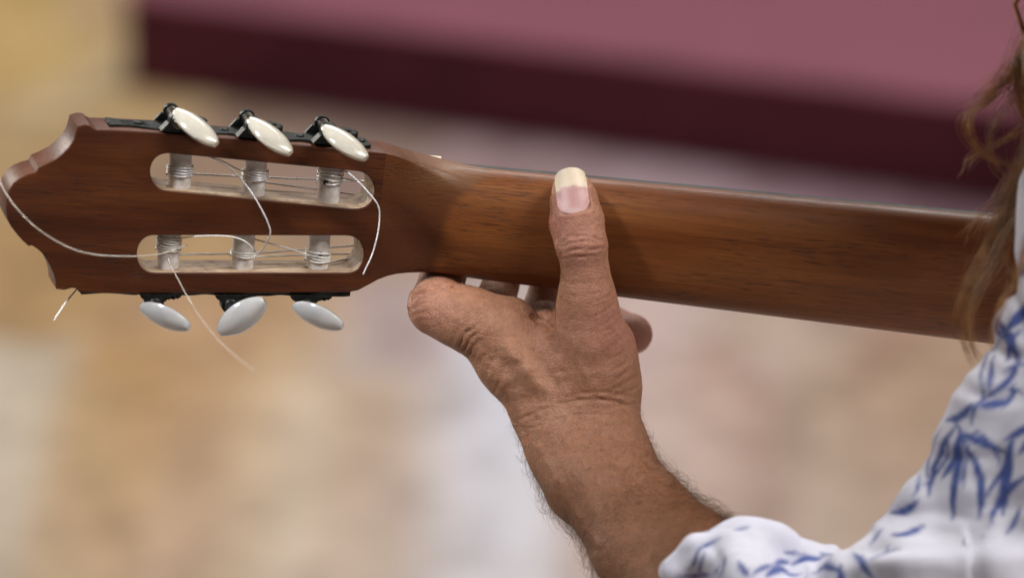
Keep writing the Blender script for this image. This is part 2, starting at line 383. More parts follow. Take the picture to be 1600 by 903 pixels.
def hs_edge(x, top):
    T = _te if top else _be
    return np.interp(x, [q[0] for q in T], [q[1] for q in T])
SS = np.r_[np.linspace(S0, 28, 80), np.linspace(31, 360, 60)]
rows = np.array([neck_section(s) for s in SS]); ns, na = rows.shape[:2]
V = rows.reshape(-1, 3)
Vw = (FOC+V@AX)/1000; Vl = to_local(Vw, MN)
i = np.arange(ns-1)[:, None]*na+np.arange(na-1)[None]
F = np.stack([i, i+1, i+na+1, i+na], -1).reshape(-1, 4).tolist()
F += [(k*na+na-1, k*na, (k+1)*na, (k+1)*na+na-1) for k in range(ns-1)]
F += [tuple(reversed(range((ns-1)*na, ns*na)))]
me = mesh('neck', Vl, F)
xx, yy = Vl[:, 0]*1000, Vl[:, 1]*1000
edge = np.where(yy > 0, 9+16*np.clip(yy/24, 0, 1)**2.2, 9-3*np.clip(-yy/24, 0, 1))
wn = 1/(1+np.exp((xx-edge)/0.9)); attr(me, 'worn', wn*np.clip(0.72+0.4*np.clip((-yy+18)/36, 0, 1), 0, 1))
attr(me, 'pale', np.clip(wn*np.clip((yy-15)/9, 0, 1)*0.75*np.clip((xx+12)/16, 0, 1), 0, 1))  # satin highlight on the join's upper edge, put into the colour
link('neck', me, M_NECK, guitar, MN); me.set_sharp_from_angle(angle=math.radians(50))

# fretboard, nut, frets (neck frame)
def nbox(x0, x1, y0a, y1a, y0b, y1b, z0, z1):
    V = [(x0, y0a, z0), (x0, y1a, z0), (x0, y1a, z1), (x0, y0a, z1), (x1, y0b, z0), (x1, y1b, z0), (x1, y1b, z1), (x1, y0b, z1)]
    return np.array(V)/1000, [(0, 1, 2, 3), (7, 6, 5, 4), (0, 4, 5, 1), (1, 5, 6, 2), (2, 6, 7, 3), (3, 7, 4, 0)]
V_, F_ = nbox(4.2, 360, -25.5, 25.2, -32.6, 29.8, -5.4, -0.02)
link('fretboard', mesh('fretboard', V_, F_), M_EBONY, guitar, MN, smooth=False)
V_, F_ = nbox(-2.2, 4.0, -25.2, 26.6, -25.2, 26.6, -9.0, 0.6)
link('nut', mesh('nut', V_, F_), M_IVORY, guitar, MN, smooth=False)
for k in range(1, 11):
    x = 4+650*(1-2**(-k/12)); hw = 25.5+4.9*x/356
    P = np.array([[x, -hw+1.2, -5.2], [x, hw-1.5, -5.2]])/1000
    link('fret', tubes_mesh('fret', [(P, 0.0009, 8)]), M_FRET, guitar, MN)

# ------------------------------------------------------------------ tuning machines
def axis_frame(p, xdir, ydir):                       # rig point mm, rig x and y hints
    x = unit(xdir); y = unit(ydir-np.dot(ydir, x)*x); z = np.cross(x, y); return frame(rigw(p), r2w(x), r2w(y), r2w(z))
def button_mesh():
    nl, nc = 28, 28; V = []; F = []
    for i in range(nl):
        t = -0.92+1.84*i/(nl-1); wv = (1-abs(t)**2.0)**0.66
        for j in range(nc):
            a = 2*math.pi*j/nc; c, s = math.cos(a), math.sin(a)
            V.append((t*13.6, wv*7.0*math.copysign(abs(c)**0.95, c), (0.2+0.8*wv)*3.7*math.copysign(abs(s)**1.4, s)))
    for i in range(nl-1):
        for j in range(nc):
            k = (j+1) % nc; F.append((i*nc+j, i*nc+k, (i+1)*nc+k, (i+1)*nc+j))
    F.append(tuple(reversed(range(nc)))); F.append(tuple(range((nl-1)*nc, nl*nc)))
    me = mesh('peg_button', np.array(V)/1000, F); return me
BTN = button_mesh()
def mb_join(parts):                                  # [(V,F)] -> V,F
    VV, FF, o = [], [], 0
    for V, F in parts:
        VV.append(np.asarray(V, float)); FF += [tuple(x+o for x in f) for f in F]; o += len(V)
    return np.vstack(VV), FF
def cyl_y(r, y0, y1, c=(0, 0, 0), sides=24, bev=0.3):
    V, F = lathe([(r-bev, y0), (r, y0+bev), (r, y1-bev), (r-bev, y1)], sides); return np.array(V)+np.array(c), F
def cyl_z(r, z0, z1, c=(0, 0, 0), sides=24, prof=None):
    V, F = lathe(prof or [(r-0.25, z0), (r, z0+0.25), (r, z1-0.25), (r-0.25, z1)], sides); V = np.array(V)
    return np.stack([V[:, 2], V[:, 0], V[:, 1]], -1)+np.array(c), F
def gear_mesh():
    nt_, V, F = 15, [], []; prof = []
    n = nt_*4
    ring = []
    for k in range(n):
        a = 2*math.pi*k/n; r = 6.6 if k % 4 in (0, 1) else 5.5
        ring.append((r*math.cos(a), r*math.sin(a)))
    for y, sc in ((0, 0.97), (0.4, 1), (2.6, 1), (3.0, 0.95), (3.0, 0.62), (2.3, 0.56), (2.3, 0.45), (3.6, 0.42), (3.9, 0.34)):
        V += [(x*sc, y, z*sc) for x, z in ring]
    m_ = 9
    for i in range(m_-1):
        for j in range(n):
            k = (j+1) % n; F.append((i*n+j, (i+1)*n+j, (i+1)*n+k, i*n+k))
    F.append(tuple(range(n))); F.append(tuple(reversed(range((m_-1)*n, m_*n))))
    me = mesh('gear', np.array(V)/1000, F); return me
GEAR = gear_mesh()
for q in (BTN, ): q.materials.append(M_PEARL); q.polygons.foreach_set('use_smooth', np.ones(len(q.polygons), bool)); q.set_sharp_from_angle(angle=math.radians(38))
GEAR.materials.append(M_PLATE)
BTN_MILK = BTN.copy(); BTN_MILK.materials[0] = M_MILK
def place(name, me, parent, M):
    o = bpy.data.objects.new(name, me); C.objects.link(o); o.parent = parent; o.matrix_parent_inverse = wm(parent).inverted(); o.matrix_basis = M; MW[o.name] = M; return o

def machine(A, B, up, posts, worm_dx, buttons, lyre, shaft_mat):
    a, b_ = on_plane(*A), on_plane(*B); ex = unit(b_-a); ez = Zh; ey = np.cross(ez, ex)
    if not up: ey = -ey
    Lm = np.linalg.norm(b_-a)
    def loc(x, y, z): return a+x*ex+y*ey+z*ez
    # plate: outline in (x, depth) with scalloped edges, lying on the headstock's edge
    zc = -10.0
    def half(x):                                     # half width along the plate
        v = 6.6+1.3*math.cos(2*math.pi*(x-posts_x[0])/((posts_x[2]-posts_x[0])/2))+0.5*math.cos(6*math.pi*(x-posts_x[0])/((posts_x[2]-posts_x[0])/2))
        if x < posts_x[0]-14: v = 5.6+2.0*math.cos((x-posts_x[0]+14)/4.4)*0.6
        return v
    posts_x = []
    for (px, py) in posts:
        q = on_plane(px, py, Oh+Zh*-10.0)-a; posts_x.append(q@ex)
    xs = np.linspace(posts_x[0]-36 if lyre else posts_x[0]-40, posts_x[2]+14.5, 90)
    lo = [(x/1000, half(x)/1000) for x in xs]+[(x/1000, -half(x)/1000) for x in reversed(xs)]
    loops = [lo]
    x0 = posts_x[0]-33
    for sgn in (1, -1):                              # lyre cut-outs
        loops.append([((x0+q)/1000, sgn*v/1000) for q, v in ((2, 0.7), (14, 0.8), (17, 2.0), (14, 3.0), (4, 2.4))])
    me = plate2d('machine_plate', loops, 0.0017 if up else 0.0028, 0.0003, 1); me.materials.clear()
    Mx = frame(rigw(loc(0, 0.86 if up else 1.4, zc if up else -8.6)), r2w(ex), r2w(np.cross(ey, ex)), r2w(ey))
    plate = link('machine_plate', me, M_PLATE, guitar, Mx)
    FM = frame(rigw(a), r2w(ex), r2w(ey), r2w(np.cross(ex, ey)))
    zs = 1 if up else -1                             # local z of FM relative to Zh
    for x in [posts_x[0]-22]+[(p+q)/2 for p, q in zip(posts_x, posts_x[1:])]+[posts_x[2]+11]:   # mounting screws
        V, F = cyl_y(2.0, 1.5, 2.6, (x, 0, zs*zc), 16, 0.5)
        link('screw', mesh('screw', np.asarray(V)/1000, F), M_PLATE, plate, FM)
    for i, x in enumerate(posts_x):
        place('gear', GEAR, plate, frame(rigw(loc(x+(2.5 if up else 1), 3.0 if up else 2.4, zc)), r2w(ex), r2w(ey), r2w(np.cross(ex, ey))))
        wx = x+worm_dx; wy = 6.6 if up else 6.2
        # bracket: two cheeks and a saddle
        parts = []
        for z0, z1, r in ((-18.5, -16.3, 3.6), (-4.6, 0.6, 4.2)):
            parts.append(cyl_z(r, min(zs*z0, zs*z1), max(zs*z0, zs*z1), (wx, wy, 0), 20))
            pts = np.array([(wx-7.5, 1.6), (wx+7.5, 1.6), (wx+4.6, wy-1.2), (wx-4.6, wy-1.2)])
            V = [(q[0], q[1], zz) for zz in (zs*z0*0.99, zs*z1*1.01) for q in pts]
            parts.append((V, [(0, 1, 2, 3), (7, 6, 5, 4), (0, 4, 5, 1), (1, 5, 6, 2), (2, 6, 7, 3), (3, 7, 4, 0)]))
        V, F = mb_join(parts); mm = mesh('worm_bracket', V/1000, F); mm.polygons.foreach_set('use_smooth', np.ones(len(mm.polygons), bool)); mm.set_sharp_from_angle(angle=0.6)
        link('worm_bracket', mm, M_PLATE, plate, FM, smooth=False)
        prof = []
        for k in range(20):
            z = -16+12*k/19; prof.append((2.1 if k % 2 else 2.9, z))
        V, F = cyl_z(0, 0, 0, (wx, wy, 0), 20, [(r, zs*z) for r, z in (prof if zs > 0 else prof)])
        mm = mesh('worm', V/1000, F); link('worm', mm, M_SHAFT, plate, FM)
        # collar and shaft to the button
        bx, by, bt, ldir, wdir = buttons[i]
        bc = rgl(bx, by, bt); p0 = loc(wx, wy, 0.5); near = bc-unit(ldir)*shaft_mat[1]
        Pth = np.array([p0, p0+Zh*1.0+0.12*(near-p0), p0+0.5*(near-p0)+Zh*0.5, near]); Pw = rigw(smooth_path(Pth, 14))
        n = len(Pw); t = np.linspace(0, 1, n)
        rad = np.interp(t, [0, 0.16, 0.17, 0.30, 0.31, 0.42, 0.43, 0.55, 0.56, 1], [3.5, 3.5, 2.6, 2.6, 3.2, 3.2, 2.3, 2.2, 1.9, 1.7])/1000*shaft_mat[2]
        link('peg_shaft', tubes_mesh('peg_shaft', [(to_local(Pw, FM), rad, 20)]), shaft_mat[0], plate, FM)
        place('peg_button', BTN if up else BTN_MILK, plate, axis_frame(bc, np.array(ldir), np.array(wdir)))
    return posts_x
uL = (0.715, -0.59, 0.30); uW = (0.55, 0.275, -0.77)
machine((140, 201), (582, 236.5), True, [(281, 270), (399, 281), (516, 293)], -6.2,
        [(306, 199.5, 62, uL, uW), (422, 213.5, 56, uL, uW), (539, 223.5, 50, (0.74, -0.55, 0.30), uW)], True, (M_SHAFT, 8.0, 1.0))
machine((110, 453), (548, 457), False, [(262, 398), (380, 398), (498, 398)], -6.5,
        [(258, 495, 56, (0.87, -0.36, 0.30), (0.1, 0.75, 0.9)), (378, 494.5, 52, (0.80, 0.56, 0.1), (-0.45, 0.75, 0.42)), (497, 494, 46, (0.87, -0.36, 0.30), (0.1, 0.75, 0.9))], False, (M_PLATE, 2.0, 0.9))

# rollers
def roller(pxt, pxb, rpx, hole=None):
    """pxt / pxb: photo positions of the roller axis at the two slot walls"""
    a = on_plane(*pxt, O=Oh+Zh*-9.0); b_ = on_plane(*pxb, O=Oh+Zh*-9.0); d = unit(b_-a); L = np.linalg.norm(b_-a)+8
    r = rpx*K
    prof = [(r*0.9, -4), (r, -3.6)]+[(r*(1+0.012*math.sin(k*1.7)), -3+(L-1)*k/12) for k in range(1, 12)]+[(r, L-4.5), (r*0.9, L-4)]
    V, F = lathe(prof, 28)
    y = d; x = unit(np.cross(y, Zh)); z = np.cross(x, y)
    M = frame(rigw(a), r2w(x), r2w(y), r2w(z))
    o = link('string_roller', mesh('string_roller', np.array(V)/1000, F), M_BONE, guitar, M)
    if hole:
        q = on_plane(*hole, O=Oh+Zh*-9.0+Zh*r*0.97)
        V, F = cyl_z(1.15, -1.2, 0.25, (0, 0, 0), 14)
        link('string_hole', mesh('string_hole', V/1000, F), M_HOLE, o, frame(rigw(q), r2w(x), r2w(y), r2w(z)))  # dark plug on the roller; its colour stands for shade inside the hole
    return a, d, r, x, z
ROL = [roller((283, 233), (279, 298), 17.5), roller((401, 243), (395, 309), 17.5), roller((518, 254), (511, 320), 17.5, (509, 286)),
       roller((265, 360), (261, 421), 17), roller((382, 360), (378, 422), 17), roller((500, 360), (495, 421), 17, (501, 397))]
def winding(k, ys, sr, mat, jitter=0.4, name='string_winding'):
    """turns of string round roller k at photo rows ys (first..last)"""
    a, d, r, x, z = ROL[k]; P = []
    for q in range(len(ys)-1):
        for t in np.linspace(0, 1, 26, endpoint=False):
            s = ys[q]+(ys[q+1]-ys[q])*t; an = 2*math.pi*t
            y = s+jitter*math.sin(3*an+q*1.3)*0.4
            P.append(a+d*y+(r+sr*1.0+0.25)*(math.cos(an)*x+math.sin(an)*z))
    link(name, tubes_mesh(name, [(rigw(np.array(P))-np.array(guitar.location), sr/1000, 8)]), mat, guitar, Matrix.Translation(guitar.location))
winding(0, [7.3, 8.4, 9.6, 10.8, 12.4], 0.44, M_STEEL)
winding(1, [6.4, 7.4, 8.4, 9.3, 10.6, 9.8], 0.44, M_STEEL)
winding(2, [2.6, 4.4, 6.4, 8.2, 10.2], 0.42, M_STEEL, 0.9)
winding(3, [2.4, 3.6, 4.6, 6.0, 7.0, 8.2, 9.4], 0.36, M_TREBLE, 0.5)
winding(4, [9.2, 10.2, 11.0, 12.2], 0.42, M_TREBLE)
winding(5, [9.0, 11.0, 12.0, 13.2, 14.4], 0.46, M_TREBLE)
def string(pts, r, mat, wound=0, name='string', n=12):
    P = smooth_path([rgl(*p) for p in pts], n)
    rad = np.full(len(P), r/1000)
    if wound:
        s = np.r_[0, np.cumsum(np.linalg.norm(np.diff(P, axis=0), axis=1))]; t = np.arange(0, s[-1], 0.16)
        P = np.stack([np.interp(t, s, P[:, k]) for k in range(3)], -1); rad = (r+0.07*np.sin(2*np.pi*t/0.8))/1000
    link(name, tubes_mesh(name, [(rigw(P)-np.array(guitar.location), rad, 8)]), mat, guitar, Matrix.Translation(guitar.location))
# playing strings: from the nut over the front of the head to the rollers
string([(298, 272, 30), (400, 277, 18), (500, 281, 4), (582, 284, -9), (664, 283, -14)], 0.52, M_STEEL)
string([(412, 285, 18), (500, 297, 6), (580, 307, -9), (664, 311, -14)], 0.52, M_STEEL)
string([(530, 278, 6), (580, 283.5, -6), (664, 263, -14)], 0.5, M_STEEL)
string([(278, 398, 30), (400, 395.5, 12), (460, 391, 4), (568, 382, -9), (664, 366, -14)], 0.5, M_TREBLE)
string([(396, 402, 18), (460, 399, 8), (568, 396, -10), (664, 390, -14)], 0.45, M_TREBLE)
string([(512, 410, 6), (562, 404, -5), (664, 414, -14)], 0.5, M_TREBLE)
for k in range(6):                                    # over the fretboard to the body
    y0, y1 = -20.5+8.2*k, -24+9.6*k
    P = np.array([[0, y0, -9.0], [358, y1, -10.2]])/1000
    link('string', tubes_mesh('string', [(P, 0.00045, 8)]), M_STEEL if k > 2 else M_NYLON, guitar, MN)
# loose ends
string([(276, 242, 40), (288, 258, 42), (296, 268, 38)], 0.26, M_STEEL, name='string_end')
string([(296, 240, 32), (330, 246, 44), (362, 266, 50), (388, 294, 52), (408, 326, 52), (420, 352, 50), (422, 366, 48), (414, 384, 40), (402, 398, 30), (396, 404, 26)], 0.34, M_STEEL, 1, 'string_end')
string([(318, 243, 30), (345, 251, 38), (368, 263, 38), (388, 270, 33), (402, 274, 28)], 0.34, M_STEEL, name='string_end')
string([(520, 264, 14), (540, 268, 26), (560, 284, 33), (580, 306, 35), (591, 322, 34), (593, 340, 33), (590, 366, 33), (582, 396, 33), (574, 414, 34), (567, 429, 35)], 0.36, M_STEEL, 1, 'string_end')
string([(292, 383, 34), (262, 394, 50), (236, 399, 62), (200, 400.5, 72), (150, 398, 78), (108, 387, 82), (62, 360, 86), (30, 330, 88), (8, 300, 88), (-8, 268, 86), (-30, 230, 84)], 0.34, M_NYLON, name='string_end')
string([(262, 402, 40), (268, 418, 54), (278, 436, 64), (292, 462, 74), (316, 500, 96), (350, 540, 126), (398, 580, 166)], 0.24, M_NYLON, name='string_end')
string([(138, 430, 30), (118, 454, 34), (101, 475, 40), (84, 501, 44)], 0.42, M_TREBLE, name='string_end')
string([(283, 372, 36), (310, 369, 38), (340, 368.5, 36), (366, 371, 33), (384, 378, 32), (394, 388, 30)], 0.36, M_TREBLE, name='string_end')
string([(398, 374, 22), (420, 380, 22), (450, 388, 20), (480, 398, 17), (500, 402, 17)], 0.36, M_STEEL, name='string_end')

# ------------------------------------------------------------------ implicit surfaces (sparse surface nets)
def seg_d(P, a, b, ra, rb, zsc=1.0):
    q = P-a; ab = b-a
    if zsc != 1.0: q = q*np.array([1, 1, 1/zsc], np.float32); ab = ab*np.array([1, 1, 1/zsc])
    ab = ab.astype(np.float32)
    t = np.clip((q@ab)/float(ab@ab+1e-9), 0, 1)
    dd = q-t[:, None]*ab
    return np.sqrt(np.einsum('ij,ij->i', dd, dd))-(ra+(rb-ra)*t)
def smin(a, b, k):
    h = np.clip(0.5+0.5*(b-a)/k, 0, 1); return b+(a-b)*h-k*h*(1-h)
def field(prims):
    def f(P):
        P = P.astype(np.float32); D = np.full(len(P), 60.0, np.float32)
        for a, b, ra, rb, k, zsc, op in prims:
            lo = np.minimum(a-ra*max(zsc, 1), b-rb*max(zsc, 1))-14; hi = np.maximum(a+ra*max(zsc, 1), b+rb*max(zsc, 1))+14
            idx = np.nonzero(np.all((P > lo) & (P < hi), axis=1))[0]
            if not len(idx): continue
            d = seg_d(P[idx], a.astype(np.float32), b.astype(np.float32), ra, rb, zsc)
            if op == 1: D[idx] = smin(D[idx], d, k)
            else: D[idx] = -smin(-D[idx], d, k)
        return D
    return f
def polygonize(f, lo, hi, h, newton=2):
    lo = np.array(lo, float); hi = np.array(hi, float); c = 4; H = h*c
    n = np.ceil((hi-lo)/H).astype(int)+1
    G = np.stack(np.meshgrid(*[np.arange(k) for k in n], indexing='ij'), -1).reshape(-1, 3)
    d = f(lo+(G+0.5)*H)
    G = G[np.abs(d) < H*1.25]
    sub = np.stack(np.meshgrid(*[np.arange(c)]*3, indexing='ij'), -1).reshape(-1, 3)
    cells = (G[:, None]*c+sub[None]).reshape(-1, 3)
    N = (n+2)*c
    key = lambda q: (q[..., 0]*N[1]+q[..., 1])*N[2]+q[..., 2]
    corners = np.array([(i, j, k) for i in (0, 1) for j in (0, 1) for k in (0, 1)])
    ck = key(cells[:, None]+corners[None])
    uk, inv = np.unique(ck.ravel(), return_inverse=True)
    uq = np.stack([uk//(N[1]*N[2]), (uk//N[2]) % N[1], uk % N[2]], -1)
    vals = f(lo+uq*h)[inv].reshape(ck.shape)
    ins = vals < 0; act = ins.any(1) & ~ins.all(1)
    cells, vals, ins = cells[act], vals[act], ins[act]
    k0 = key(cells); o = np.argsort(k0); cells, vals, ins, k0 = cells[o], vals[o], ins[o], k0[o]
    s = np.zeros((len(cells), 3)); cnt = np.zeros(len(cells))
    for a in range(8):
        for b in range(a+1, 8):
            if np.abs(corners[a]-corners[b]).sum() != 1: continue
            m_ = ins[:, a] != ins[:, b]; t = vals[m_, a]/(vals[m_, a]-vals[m_, b])
            s[m_] += corners[a]+t[:, None]*(corners[b]-corners[a]); cnt[m_] += 1
    V = lo+(cells+s/cnt[:, None])*h
    Fs = []
    for ax in range(3):
        e = np.zeros(3, int); e[ax] = 1; ei = int((corners == e).all(1).argmax())
        ch = ins[:, 0] != ins[:, ei]
        b1, b2 = np.eye(3, dtype=int)[(ax+1) % 3], np.eye(3, dtype=int)[(ax+2) % 3]
        q = cells[ch]; ks = [key(q), key(q-b1), key(q-b1-b2), key(q-b2)]
        ids = [np.clip(np.searchsorted(k0, kk), 0, len(k0)-1) for kk in ks]
        ok = np.all([k0[i_] == kk for i_, kk in zip(ids, ks)], axis=0)
        quad = np.stack(ids, -1)[ok]; fl = ins[ch][ok][:, 0]
        quad[~fl] = quad[~fl][:, ::-1]; Fs.append(quad)
    F = np.vstack(Fs)
    for _ in range(newton):
        g = grad(f, V); d = f(V); g2 = (g*g).sum(1)+1e-9
        V = V-np.clip(d/g2, -h, h)[:, None]*g*0.8
    return V, F
def grad(f, V, e=0.25):
    g = np.stack([(f(V+np.eye(3)[k]*e)-f(V-np.eye(3)[k]*e))/(2*e) for k in range(3)], -1); return g
def march(f, px, py, t0=260.0, tmin=-150.0):          # front surface depth along the line of sight
    t = t0
    for _ in range(200):
        p = rgl(px, py, t); d = float(f(p[None])[0])
        if d < 0.03: return t
        t -= max(d*0.6, 0.05)
        if t < tmin: return None
    return t
def chain(pts, k=6.0, zsc=1.0, op=1):                 # pts (px, py, t mm, r px)
    out = []
    for p, q in zip(pts, pts[1:]):
        fa, fb = (DIST-p[2])/DIST, (DIST-q[2])/DIST
        out.append((rgl(*p[:3]), rgl(*q[:3]), p[3]*K*fa, q[3]*K*fb, k, zsc, op))
    return out

# ------------------------------------------------------------------ the player: hand and arm
PR = []
# forearm
PR += chain([(880, 650, 2, 60), (918, 752, 22, 58), (990, 862, 48, 59), (1130, 1010, 95, 84)], 9)
PR += chain([(934, 628, 4, 59), (955, 704, 12, 53), (1016, 806, 34, 61), (1180, 955, 92, 98)], 10)
# back of the hand and palm
PR += chain([(870, 640, 0, 62), (800, 560, 2, 50), (770, 520, 2, 45)], 12)
PR += chain([(910, 625, 2, 62), (922, 560, 10, 56), (920, 500, 16, 46)], 12)
PR += chain([(880, 600, -22, 62), (850, 545, -30, 46)], 12)
PR += chain([(895, 620, -36, 50), (890, 560, -52, 42)], 10)
# thenar bulge and web
PR += chain([(944, 602, 2, 54), (942, 545, 5, 48)], 9)
PR += chain([(830, 560, 0, 44), (900, 540, 6, 40)], 12)
# index finger
PR += chain([(775, 520, 3, 46), (725, 497, 4, 45), (682, 481, 0, 44)], 7)
PR += chain([(680, 476, -2, 42), (689, 443, -17, 35), (715, 395, -46, 28)], 2.5)
PR += chain([(715, 395, -46, 28), (745, 352, -36, 26), (755, 330, -24, 23)], 3)
PR += chain([(800, 522, -24, 34), (850, 506, -22, 33), (890, 506, -14, 34)], 4)
PR += chain([(745, 500, 3, 43), (795, 508, 2, 40), (838, 562, 4, 40)], 5)
# middle, ring and little finger, beyond the neck
PR += chain([(835, 545, -28, 40), (770, 492, -34, 34), (772, 476, -36, 33)], 5)
PR += chain([(772, 476, -36, 32), (790, 420, -58, 28), (812, 370, -45, 26), (818, 345, -26, 23)], 3)
PR += chain([(860, 545, -48, 38), (850, 500, -58, 30), (846, 486, -60, 29)], 5)
PR += chain([(846, 486, -60, 28), (858, 430, -66, 27), (872, 385, -48, 25), (876, 360, -27, 23)], 3)
PR += chain([(900, 560, -55, 40), (950, 535, -66, 32), (988, 522, -66, 29)], 5)
PR += chain([(988, 522, -66, 29), (905, 475, -84, 25), (900, 420, -56, 23), (905, 398, -28, 21)], 3)
# thumb
PR += chain([(918, 507, 20, 46), (917, 462, 25, 37), (914, 420, 28, 35)], 9)
PR += chain([(914, 420, 28, 35), (909, 383, 31, 38.5), (905, 345, 30, 37.5)], 3)
PR += chain([(905, 345, 30, 37.5), (898, 312, 27, 34), (893, 296, 25, 30)], 3)
PR += chain([(882, 388, 19, 14), (876, 350, 16, 17), (875, 314, 16, 16)], 3)
# tendon and bone ridges on the back of the hand
PR += chain([(768, 512, 13, 14), (800, 548, 15.5, 13), (850, 606, 17, 10)], 5)
PR += chain([(917, 480, 27, 16), (925, 540, 25, 14), (930, 600, 18, 12)], 7)
PR += chain([(856, 650, 0, 42), (876, 705, 10, 42), (905, 760, 18, 44)], 10)
f_hand = field(PR)
Vh, Fh = polygonize(f_hand, [rgl(615, 0, 0)[0], rgl(0, 985, 0)[1], -95], [rgl(1290, 0, 0)[0], rgl(0, 250, 0)[1], 130], 0.62)
Nh = grad(f_hand, Vh, 0.4); Nh /= np.linalg.norm(Nh, axis=1)[:, None]+1e-9
def to_px(V):
    s = DIST/(DIST-V[:, 2]); return np.stack([800+V[:, 0]*s/K, 451.5-V[:, 1]*s/K], -1)
PX = to_px(Vh); front = np.clip((Nh[:, 2]+0.05)/0.3, 0, 1)*(Vh[:, 2] > -20)
def poly_d(P, L):
    best = np.full(len(P), 1e9)
    for a, b in zip(L, L[1:]):
        a, b = np.array(a, float), np.array(b, float); ab = b-a; t = np.clip(((P-a)@ab)/(ab@ab), 0, 1)
        best = np.minimum(best, np.hypot(*(P-a-t[:, None]*ab).T))
    return best
def lathe_line(L, n=6): return smooth_path(np.array(L, float), n)
CREASE = [
 ([(638, 470), (655, 458), (678, 450), (706, 448)], 1.5, 3.0), ([(642, 486), (652, 478), (668, 474)], 0.35, 2.4), ([(642, 496), (654, 490), (668, 488)], 0.3, 2.4), ([(650, 506), (662, 500), (676, 500)], 0.25, 2.4), ([(646, 452), (664, 446), (690, 441)], 0.35, 2.2),
 ([(768, 556), (798, 592), (842, 650)], 0.9, 13), ([(788, 540), (820, 572), (856, 616)], -0.75, 8), ([(872, 590), (890, 600), (905, 618)], 0.6, 16), ([(862, 520), (872, 545), (880, 575)], 0.5, 10),
 ([(905, 500), (896, 530), (905, 565), (925, 600)], -0.3, 4.5), ([(760, 530), (735, 508), (705, 492)], -0.25, 6), ([(835, 690), (868, 740), (900, 800), (945, 860)], -0.45, 6), ([(930, 690), (955, 730), (1000, 775)], -0.4, 6), ([(880, 640), (905, 690), (915, 740)], -0.3, 5), # photo polylines, depth mm, width px
 ([(874, 383), (884, 375), (897, 371), (912, 371), (928, 375), (938, 381)], 0.55, 2.3), ([(872, 390), (886, 384), (902, 381), (920, 381), (934, 386)], 0.5, 2.0),
 ([(876, 398), (890, 393), (908, 391), (928, 393), (944, 390)], 0.6, 2.2), ([(886, 370), (900, 365), (916, 366)], 0.3, 2.0), ([(874, 406), (894, 402), (914, 402), (938, 399)], 0.35, 2.2),
 ([(882, 376), (880, 386), (876, 398)], 0.4, 2.0), ([(930, 370), (938, 378), (936, 388)], 0.35, 2.0), ([(897, 360), (906, 362), (918, 358)], 0.2, 1.8),
 ([(868, 312), (870, 340), (873, 368), (876, 400), (878, 420)], 0.5, 2.6),
 ([(862, 515), (852, 506), (838, 500), (825, 494)], 0.8, 4), ([(858, 470), (860, 492), (857, 516)], 1.3, 4.0), ([(857, 514), (842, 502), (822, 490), (806, 484)], 0.8, 4.5),
 ([(716, 545), (722, 528), (730, 517), (740, 512)], 0.7, 2.6), ([(722, 552), (730, 535), (738, 524), (748, 518)], 0.6, 2.6), ([(730, 560), (738, 545), (748, 532)], 0.4, 2.6), ([(712, 520), (722, 508), (736, 498)], 0.25, 2.5),
 ([(745, 575), (752, 560), (758, 548)], 0.4, 2.6), ([(756, 596), (764, 580), (770, 562)], 0.35, 2.8), ([(770, 618), (777, 603), (782, 586)], 0.3, 2.8),
 ([(800, 662), (830, 648), (870, 636), (912, 628), (950, 630), (985, 642), (1003, 655)], 0.38, 2.6), ([(812, 676), (850, 660), (900, 648), (945, 647), (985, 656)], 0.22, 2.4),
 ([(830, 690), (870, 672), (915, 663), (960, 664), (1000, 676)], 0.2, 2.5), ([(930, 622), (960, 626), (1000, 640)], 0.4, 2.5), ([(880, 622), (920, 612), (960, 612), (1002, 622)], 0.25, 2.5), ([(850, 700), (900, 684), (950, 682), (1000, 690)], 0.13, 2.4),
 ([(1003, 600), (985, 612), (965, 620)], 0.45, 2.3), ([(1003, 580), (985, 595), (958, 608)], 0.45, 2.3), ([(1000, 560), (984, 578), (960, 594)], 0.4, 2.3), ([(1000, 545), (980, 563), (956, 580)], 0.35, 2.3),
 ([(998, 528), (976, 548), (952, 562)], 0.35, 2.3), ([(992, 512), (972, 530), (950, 546)], 0.3, 2.3), ([(986, 497), (966, 512), (944, 528)], 0.3, 2.3), ([(978, 482), (960, 494), (938, 508)], 0.3, 2.3),
 ([(966, 470), (952, 482), (934, 492)], 0.3, 2.2), ([(962, 456), (948, 464), (930, 470)], 0.3, 2.2), ([(1004, 630), (985, 632), (962, 634)], 0.4, 2.4),
 ([(880, 440), (900, 444), (925, 440), (950, 430)], 0.14, 2.5), ([(878, 460), (905, 464), (935, 458)], 0.14, 2.5), ([(700, 440), (690, 455), (672, 466)], 0.25, 3),
]
disp = np.zeros(len(Vh))
for L, dp, wd in CREASE:
    q = lathe_line(L); q = q+np.cumsum(RNG.normal(0, 0.35, q.shape), 0)
    lo, hi = q.min(0)-16, q.max(0)+16
    idx = np.nonzero(((PX > lo) & (PX < hi)).all(1) & (front > 0))[0]
    if not len(idx): continue
    d = poly_d(PX[idx], q); e = np.linalg.norm(PX[idx]-q[0], axis=1); e2 = np.linalg.norm(PX[idx]-q[-1], axis=1)
    fade = np.clip(np.minimum(e, e2)/9, 0.25, 1)*(0.75+0.35*np.sin(e*0.21+L[0][0]))
    disp[idx] += fade*dp*(-np.exp(-(d/wd)**2)+0.32*np.exp(-((d-wd*2.3)/(wd*1.3))**2))*front[idx]
